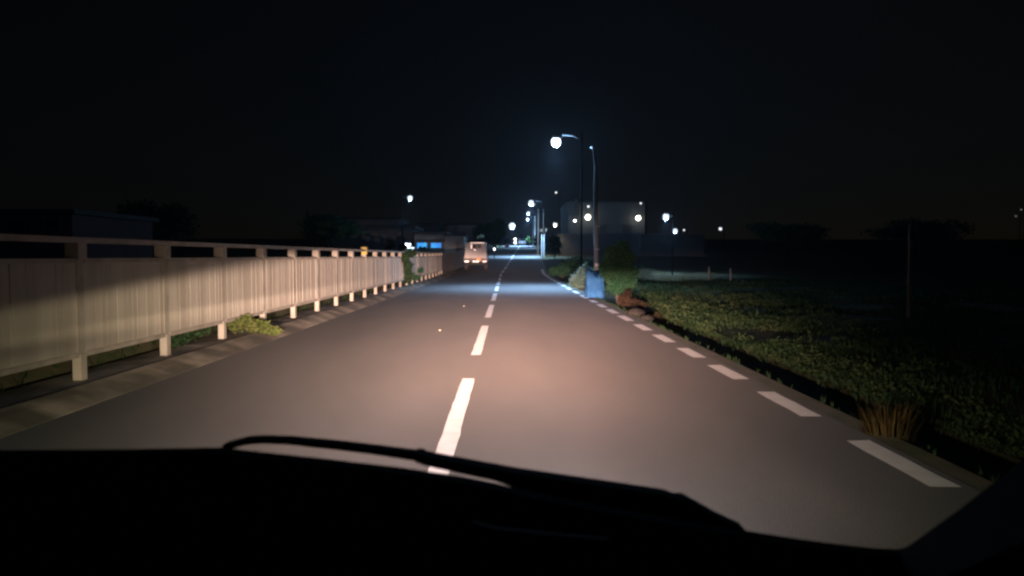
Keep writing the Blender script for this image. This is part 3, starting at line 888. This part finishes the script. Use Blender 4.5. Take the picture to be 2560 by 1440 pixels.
# lit telegraph poles on the right of the far road
m_palepole = mat('pale_pole', (0.80, 0.82, 0.80), (0.7, 0.72, 0.7), rough=0.7, scale=3, stretch=(1, 1, .2))
for px, yt, Y, r, lab in ((1345, 522, 96, .085, 'brightest tall pale telegraph pole right of the far road'), (1357.5, 522, 91, .06, 'dim pale telegraph pole, rightmost of the four'),
                          (1337, 540, 128, .10, 'shorter pale green lit telegraph pole, third from the right'), (1332.5, 550, 138, .08, 'shortest and leftmost of the pale telegraph poles')):
    p = at(px, yt, Y); g = zg(p.x, Y)
    t = thing('telegraph_pole', (p.x, Y, g), lab, 'pole', 'pale telegraph poles along the far road')
    mb = MB(); h = p.z-g
    mb.tube([(0, 0, -.2), (.02, 0, h*.6), (.03, 0, h)], [r*1.15, r, r*.75], 8); mb.build('shaft', m_palepole, t, smooth=True)
    mb = MB(); mb.box((.03, 0, h-.35), (.9, .08, .08)); mb.build('cross_arm', m_darkiron, t)

# white gate pillar and a low apron in front of it
m_whitewall = mat('white_plaster', (0.42, 0.42, 0.41), (0.34, 0.34, 0.33), rough=0.8, scale=2, bump=.1)
GY = 84.0; p0 = at(1358.5, 621, GY); p1 = at(1358.5, 588, GY); g = zg(p0.x, GY)
t = thing('gate_pillar', (p0.x, GY+1.2, g), 'white lit gate pillar at the right end of the blue lit road', 'pillar')
mb = MB(); mb.box((0, 0, (p1.z-g)/2-.1), (7.5*GY/F_PX, .34, p1.z-g+.2)); mb.build('shaft', m_whitewall, t, bevel=.02)
mb = MB(); mb.box((0, 0, p1.z-g+.04), (8.6*GY/F_PX, .40, .08)); mb.build('cap', m_whitewall, t, bevel=.01)

# far sign with three pale characters
SY = 100.0
a = at(1347, 569, SY); c = at(1370, 581.5, SY); gx = (a.x+c.x)/2; g = zg(gx, SY)
t = thing('lit_sign', (gx, SY, g), 'small dark sign board with three pale blue marks right of the poles', 'sign')
mb = MB(); mb.box((0, 0, (a.z+c.z)/2-g), (c.x-a.x, .1, a.z-c.z)); mb.build('board', m_darkiron, t)
mb = MB()
for s in (-1, 1): mb.tube([(s*.4, .05, -.1), (s*.4, .08, a.z-g)], .04, 8)
mb.build('leg', m_darkiron, t)
g_sign = glow('sign_marks', (.55, .75, .8), .035)
def spx(x, y): q = at(x, y, SY); return (q.x-gx, q.z-g)
mb = MB(); mb.prism([spx(1349.6, 572.5), spx(1351.2, 572.5), spx(1351.2, 580), spx(1349.6, 580)], -.07, -.051)
mb.build('mark', g_sign, t)
mb = MB(); mb.prism([spx(1353.4, 572), spx(1358.4, 572), spx(1358.8, 579), spx(1357.4, 580), spx(1354.4, 580), spx(1353.2, 578.5)], -.07, -.051)
mb.build('mark', g_sign, t)
mb = MB(); mb.prism([spx(1364, 571.5), spx(1367, 571.5), spx(1367, 575), spx(1364.6, 579.5), spx(1363, 579)], -.07, -.051)
mb.build('mark', g_sign, t)

# far white car facing us
FYC = 150.0
p = at(1305.5, 610, FYC); g = zr(FYC); cs = FYC/F_PX
m_carwhite = mat('white_car_paint', (0.8, 0.8, 0.8), (0.75, 0.75, 0.76), rough=.4, scale=2)
t = thing('parked_car', (p.x, FYC, g), 'white car with dark windscreen far ahead under the lamps', 'car')
hw = 9.3*cs; sc = 1.0
lift = p.z - g
def crow(w, z0, z1): return [(w, z0), (w, z1), (-w, z1), (-w, z0)]
loft([(0, crow(hw*.9, .3, .7)), (.15, crow(hw, .22, .85)), (1.1, crow(hw, .22, .98)), (3.6, crow(hw, .22, .98)), (4.1, crow(hw*.92, .3, .8))], 'body', m_carwhite, t)
loft([(.95, crow(hw*.86, .981, .99)), (1.7, crow(hw*.72, .981, 1.45)), (2.9, crow(hw*.72, .981, 1.45)), (3.6, crow(hw*.84, .981, .99))], 'cabin', m_carwhite, t)
mb = MB(); mb.v += [Vector((-hw*.76, .96, 1.02)), Vector((hw*.76, .96, 1.02)), Vector((hw*.64, 1.6, 1.41)), Vector((-hw*.64, 1.6, 1.41)), Vector((-hw*.76, .93, 1.04)), Vector((hw*.76, .93, 1.04)), Vector((hw*.64, 1.57, 1.43)), Vector((-hw*.64, 1.57, 1.43))]
mb.f += [[0, 1, 2, 3], [4, 5, 6, 7], [0, 1, 5, 4], [1, 2, 6, 5], [2, 3, 7, 6], [3, 0, 4, 7]]
mb.build('windscreen', m_glass, t)
mb = MB(); mb.box((0, -.03, .42), (hw*1.5, .1, .2)); mb.build('grille', m_tyre, t)
mb = MB(); mb.box((0, -.10, .40), (.5, .03, .14)); mb.build('licence_plate', m_carwhite, t)
for s in (-1, 1):
    mb = MB(); mb.box((s*hw*.74, -.02, .66), (.3, .08, .14)); mb.build('headlight', m_chrome, t)
    for yy in (.75, 3.3):
        mb = MB(); mb.tube([(s*(hw-.2), yy, .3), (s*(hw+.01), yy, .3)], .3, 14); mb.build('wheel', m_tyre, t)
# posts with white reflectors; their glow stands in for headlights thrown back
p = at(1288, 598, 160); q = at(1288, 606.5, 160); g = zr(160)
t = thing('reflector_post', (p.x, 160, g), 'thin post with two bright white reflectors left of the white car', 'reflector post')
mb = MB(); mb.tube([(0, 0, -.2), (0, 0, p.z-g+.25)], .05, 8); mb.build('post', m_darkiron, t)
gw = glow('reflector_glow', (.95, .98, 1), .5)  # glow in place of light the reflectors throw back
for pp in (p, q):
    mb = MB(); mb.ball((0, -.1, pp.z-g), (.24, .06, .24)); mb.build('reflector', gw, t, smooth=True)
p = at(1236, 623, 76); g = zr(76)
t = thing('reflector_post', (p.x, 76, g), 'short post with one white reflector at the left road edge', 'reflector post')
mb = MB(); mb.tube([(0, 0, -.1), (0, 0, p.z-g+.1)], .04, 8); mb.build('post', m_darkiron, t)
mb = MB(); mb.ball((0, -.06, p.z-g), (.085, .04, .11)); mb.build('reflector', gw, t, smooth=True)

# trees by the far road
def tree(px, ytop, ybase, Y, wpx, m, label, n=2600, size=.28, name='tree', lob=9, group=None, trunk=.3, base=None):
    p = at(px, ytop, Y); g = zg(p.x, Y) if base is None else base
    h = p.z - g; S_ = Y/F_PX; rw = wpx*S_/2
    t = thing(name, (p.x, Y, g), label, 'tree', group)
    rg = random.Random(int(px)); mb = MB(); tips = []
    zb_ = h*trunk; ch = h - zb_
    for k in range(lob):
        a = 2*PI*k/lob + rg.random(); rr = rw*.58*rg.random()**.5
        c = Vector((math.cos(a)*rr, math.sin(a)*rr, zb_ + ch*rg.uniform(.22, .82)))
        r_ = rw*rg.uniform(.38, .60)
        tips.append(c); leaves(mb, c, (r_, r_, min(r_*.9, ch*.34)), n//lob, size, rng=rg, shell=.45)
    build_leaves(mb, 'crown', m, t)
    mb = MB(); r0 = max(.06, h*.025)
    mb.tube([(0, 0, -.3), (.05, 0, zb_), (.0, 0, zb_+ch*.5)], [r0, r0*.8, r0*.4], 8)
    for c in tips[:6]: mb.tube([(.03, 0, zb_*.9), (c.x*.5, c.y*.5, (zb_+c.z)/2), c], [r0*.5, r0*.35, r0*.12], 6)
    mb.build('trunk', m_bark, t)
    return t
G = 'trees around the far end of the road'
tree(1238, 545, 640, 102, 66, m_leaf, 'large green tree lit from the right, left of the far road', 4200, .34, group=G, trunk=.12, lob=12)
tree(1205, 560, 650, 112, 70, m_leafd, 'dark tree behind the white van', 2600, .36, group=G, lob=10, trunk=.15)
tree(1322, 588, 612, 140, 11.5, leafmat('leaf_painted_lit', (0.36, 0.62, 0.26), (0.42, 0.66, 0.3)), 'bright light green clipped tree right of the white far car', 1800, .16, group=G, trunk=.1, lob=7)  # lamplight put into the bright leaf colour
tree(1345, 578, 625, 118, 26, m_leaf, 'dim green tree under the telegraph poles', 1800, .3, group=G, trunk=.1)
tree(1301, 587, 606, 190, 12, m_leaf, 'small green tree just behind the white far car', 900, .3, group=G)
tree(1386, 586, 670, 78, 50, m_leafd, 'dark hedge-like tree right of the white gate pillar', 2600, .3, group=G, trunk=.05, lob=12)
tree(975, 598, 640, 70, 26, m_leaf, 'small pale lit shrub tree rising over the fence before the long house', 1200, .22, group='trees behind the fence')
tree(1008, 612, 650, 62, 34, m_leafd, 'dark low tree over the fence left of the blue windows', 1200, .24, group='trees behind the fence')
tree(400, 505, 650, 60, 230, m_leafd, 'dark spreading tree, leftmost behind the fence', 3600, .4, group='trees behind the fence')
tree(820, 538, 650, 80, 170, m_leafd, 'dark wide tree left of the long house behind the fence', 3600, .4, group='trees behind the fence')
tree(1980, 560, 660, 95, 260, m_leafd, 'dark tree on the horizon behind the grass field', 3600, .5, group='trees on the far side of the field')
tree(2300, 545, 660, 95, 300, m_leafd, 'wider dark tree toward the right end of the horizon', 3600, .5, group='trees on the far side of the field')
p = at(1204, 592, 88)
sprawl((p.x, 88, p.z), [((0, 0, 0), (.35, .3, .25)), ((-.35, 0, -.15), (.2, .2, .15))], 500, .2, leafmat('leaf_painted_pale_lit', (.35, .42, .3), (.25, .33, .22)), 'pale leaf spray lit above the white van')  # paler leaf colour with the lamplight painted in
bpy.data.objects[-1] if False else None

# ------------------------------------------------------------------ houses
m_h1 = mat('grey_plaster', (0.04, 0.046, 0.05), (0.028, 0.032, 0.036), rough=0.9, scale=.5)
m_h2 = mat('dun_plaster', (0.15, 0.14, 0.13), (0.10, 0.095, 0.09), rough=0.9, scale=.4)
m_dark = mat('dark_opening', (0.01, 0.01, 0.012), rough=0.5, scale=2)
m_roof = mat('dark_roof', (0.016, 0.015, 0.016), rough=0.8, scale=2)
def house(name, x0, x1, yt, Y, depth, m, label, cat='house', openings=(), roof=(0.35, .3), dark=m_dark, ground=None):
    a = at(x0, yt, Y); c = at(x1, yt, Y); g = zg((a.x+c.x)/2, Y) if ground is None else ground
    mx_ = (a.x+c.x)/2
    t = thing(name, (mx_, Y, g), label, cat)
    h = a.z-g; w = c.x-a.x
    mb = MB(); mb.box((0, depth/2, h/2-.2), (w, depth, h+.4)); mb.build('wall', m, t)
    mb = MB(); mb.box((0, depth/2, h+roof[1]/2+.001), (w+2*roof[0], depth+2*roof[0], roof[1])); mb.build('roof', m_roof, t)
    for nm, ox0, ox1, oy0, oy1, mm in openings:
        p, q = at(ox0, oy0, Y), at(ox1, oy1, Y)
        fr = MB(); cxw = (p.x+q.x)/2-mx_; cz = (p.z+q.z)/2-g; ww, hh = q.x-p.x, p.z-q.z; e = .07
        for dx_, dz_, sx_, sz_ in ((0, hh/2+e/2, ww+2*e, e), (0, -hh/2-e/2, ww+2*e, e), (-ww/2-e/2, 0, e, hh), (ww/2+e/2, 0, e, hh)):
            fr.box((cxw+dx_, -.02, cz+dz_), (sx_, .08, sz_))
        f = fr.build(nm, m_roof if mm is not m_dark else m, t)
        pb_ = MB(); pb_.box((cxw, -.01, cz), (ww, .03, hh)); pb_.build('pane', mm, f)
    return t, g, mx_
# long house with dark upper windows
house('house', 915, 1032, 572, 92, 9, m_h1, 'long two storey grey house with three dark upper windows behind the fence', openings=(
    ('window', 939, 948, 576, 590, m_dark), ('window', 969, 976, 576, 590, m_dark), ('window', 997, 1004, 576, 590, m_dark), ('window', 953, 966, 607, 618, m_dark)), roof=(.3, .35))
# house with blue lit windows
m_lit = bpy.data.materials.new('blue_lit_pane'); m_lit.use_nodes = True
n_ = m_lit.node_tree; b_ = n_.nodes['Principled BSDF']
tc = n_.nodes.new('ShaderNodeTexCoord'); nz = n_.nodes.new('ShaderNodeTexNoise'); nz.inputs['Scale'].default_value = 1.4
cr = n_.nodes.new('ShaderNodeValToRGB'); cr.color_ramp.elements[0].position = .35; cr.color_ramp.elements[0].color = (.05, .26, .95, 1)
cr.color_ramp.elements[1].position = .62; cr.color_ramp.elements[1].color = (.07, .50, 1.0, 1)
n_.links.new(tc.outputs['Object'], nz.inputs['Vector']); n_.links.new(nz.outputs['Fac'], cr.inputs['Fac'])
n_.links.new(cr.outputs['Color'], b_.inputs['Emission Color']); b_.inputs['Emission Strength'].default_value = .062; b_.inputs['Base Color'].default_value = (.01, .02, .04, 1); b_.inputs['Specular IOR Level'].default_value = .1
t, g, mx_ = house('house', 1036, 1112, 585, 88, 9, m_h2, 'low house with two bright blue lit windows beyond the fence', openings=(
    ('window', 1042.5, 1067.5, 607, 620.5, m_lit), ('window', 1077, 1103, 607.5, 619.5, m_lit)), roof=(.3, .3))
mb = MB(); a = at(1034, 600, 87); c = at(1110, 603, 87)
mb.box(((a.x+c.x)/2-mx_, -.45, (a.z+c.z)/2-g), (c.x-a.x, .85, .14)); mb.build('awning', m_roof, t)
mb = MB()   # pots on the sill seen dark against the left window
for x, r_ in ((1050, .12), (1053, .09), (1057, .07), (1061, .10), (1064, .08)):
    q = at(x, 619.5, 87.6); mb.ball((q.x-mx_, -.3, q.z-g), (r_*1.3, .08, r_*1.6))
q = at(1057, 622.5, 87.6); mb.box((q.x-mx_, -.3, q.z-g), (.75, .14, .2)); mb.build('window_box', m_leafd, t)
# lit white forecourt lamp & wall
p = at(1021, 611, 82)
t = thing('garden_wall', (p.x, 82, zg(p.x, 82)), 'white lit garden wall left of the blue windows', 'wall')
q0 = at(1003, 618, 82); q1 = at(1036, 618, 82); g = zg(p.x, 82)
mb = MB(); mb.box(((q0.x+q1.x)/2-p.x, 0, (q0.z-g)/2-.2), (q1.x-q0.x, .2, q0.z-g+.4)); mb.build('wall_panel', m_whitewall, t)
mb = MB(); mb.box((0, -.05, (at(1021, 615, 82).z-g)/2), (.36, .34, at(1021, 615, 82).z-g)); mb.build('pillar', m_whitewall, t)
mb = MB(); mb.box((0, -.3, p.z-g), (11*82/F_PX, .12, .10)); mb.build('lamp_tube', glow('tube_white', (.8, .9, 1), .4), t)
mb = MB(); mb.box((0, -.12, p.z-g+.09), (11*82/F_PX+.1, .4, .06)); mb.build('lamp_hood', m_roof, t)
lamp_light(t, 'POINT', (0, -.5, p.z-g-.1), 12, (.6, .78, 1), .1)
# background blocks on the left
house('house', 828, 1000, 548, 120, 10, m_h2, 'wide low dun building far behind the long grey house', openings=(('window', 860, 880, 556, 566, m_dark),), roof=(.2, .25))
house('house', 1050, 1100, 560, 125, 8, m_h1, 'small grey house behind the house with blue windows', openings=(('window', 1062, 1070, 566, 576, m_dark), ('window', 1082, 1090, 566, 576, m_dark)), roof=(.2, .25))
house('house', 1120, 1222, 563, 130, 10, m_h2, 'pale brown two storey house behind the white van', openings=(('window', 1133, 1146, 568, 578, m_dark), ('door', 1182, 1188, 570, 588, m_h1), ('window', 1200, 1214, 568, 578, m_dark)), roof=(.4, .3))
house('shed', 1112, 1160, 590, 84, 7, m_h2, 'small shed between the blue windows and the white van', 'shed', openings=(('door', 1140, 1150, 604, 632, m_dark),), roof=(.2, .15))
# large building on the right with flood lamps
t, g, mx_ = house('building', 1421, 1612, 508, 96, 14, m_h1, 'big pale building lit by two warm wall lamps right of the road', 'building', openings=(
    ('window', 1500, 1516, 562, 582, m_dark), ('window', 1556, 1580, 562, 584, m_dark)), roof=(.1, .2))
mb = MB(); a = at(1421, 584, 96); c = at(1612, 584, 96)
mb.box(((a.x+c.x)/2-mx_, -1.6, (a.z-g)/2-.3), (c.x-a.x+3, 2.6, a.z-g+.4)); mb.build('front_annex', m_roof, t)
mb = MB(); a = at(1437, 497, 95); c = at(1446, 540, 95); mb.box(((a.x+c.x)/2-mx_, -.35, (a.z+c.z)/2-g), (c.x-a.x, .5, a.z-c.z)); mb.build('chimney', m_dark, t)
warm = (1, .86, .55)
for px, py, pr, s in ((1470, 543, 13, 1), (1596, 545, 12, -1)):
    q = at(px, py, 95); r_ = 13*95/F_PX/2 if s > 0 else 12*95/F_PX/2
    mb = MB(); mb.ball((q.x-mx_, -.9, q.z-g), r_*.9); l_ = mb.build('wall_lamp', glow('warm_lens', (1, .93, .72), 1.4), t, smooth=True)
    mb = MB(); mb.box((q.x-mx_, -.4, q.z-g+.2), (.1, .75, .08)); mb.build('lamp_bracket', m_darkiron, l_)
    lamp_light(t, 'SPOT', (q.x-mx_, -.85, q.z-g), 2, warm, .1, spot=R(100), blend=.9, rot=(R(60), 0, R(-50)*s))
p = at(1439, 551, 94); mb = MB(); mb.ball((p.x-mx_, -1.0, p.z-g), .13); mb.build('wall_lamp', glow('small_white', (1, 1, .95), 1.2), t, smooth=True)
# low wall lit by the field lamps
a = at(1600, 584, 88); c = at(1760, 590, 88)
mb = MB(); g = zg(a.x, 88); mb.box(((a.x+c.x)/2, 88, g + (a.z-g)/2-.1), (c.x-a.x, .2, a.z-g)); o = mb.build('boundary_wall', m_wall)
tag(o, 'long low grey wall below the blue lamps beyond the field', 'wall')
# left: house with reddish wall beyond the near fence
house('house', -200, 180, 535, 40, 9, mat('red_plaster', (0.05, 0.025, 0.025), rough=.9, scale=.5), 'dark reddish house at far left behind the fence', openings=(('window', 20, 60, 552, 575, m_dark), ('window', 110, 150, 552, 575, m_dark)), roof=(.3, .25))
# blue white tarpaulin by the far road
p = at(1266, 616, 118); g = zr(118)
mb = MB(); S_ = 118/F_PX
mb.prism([(-7*S_, 0), (-4.5*S_, 4*S_), (-1*S_, 9.5*S_), (3*S_, 11*S_), (6*S_, 10*S_), (6.5*S_, 0)], -.6, .6)
tag(mb.build('tarpaulin', m_whitewall, bevel=.03, loc=(p.x, 118, p.z-.2)), 'pale tarpaulin covered heap at the left of the far road', 'tarpaulin')

# ------------------------------------------------------------------ haze box added for the glow round the lamps
hz = MB(); hz.box((0, 330, 30), (900, 800, 64))
hm = bpy.data.materials.new('haze'); hm.use_nodes = True
hn = hm.node_tree; ho = hn.nodes['Material Output']; hn.nodes.remove(hn.nodes['Principled BSDF'])
hv = hn.nodes.new('ShaderNodeVolumePrincipled'); hv.inputs['Color'].default_value = (.75, .85, 1, 1); hv.inputs['Density'].default_value = 0.00024
hv.inputs['Anisotropy'].default_value = 0.5
hn.links.new(hv.outputs[0], ho.inputs['Volume'])
tag(hz.build('haze', hm), 'thin haze added for the glow round the lamps', 'haze', kind='stuff')
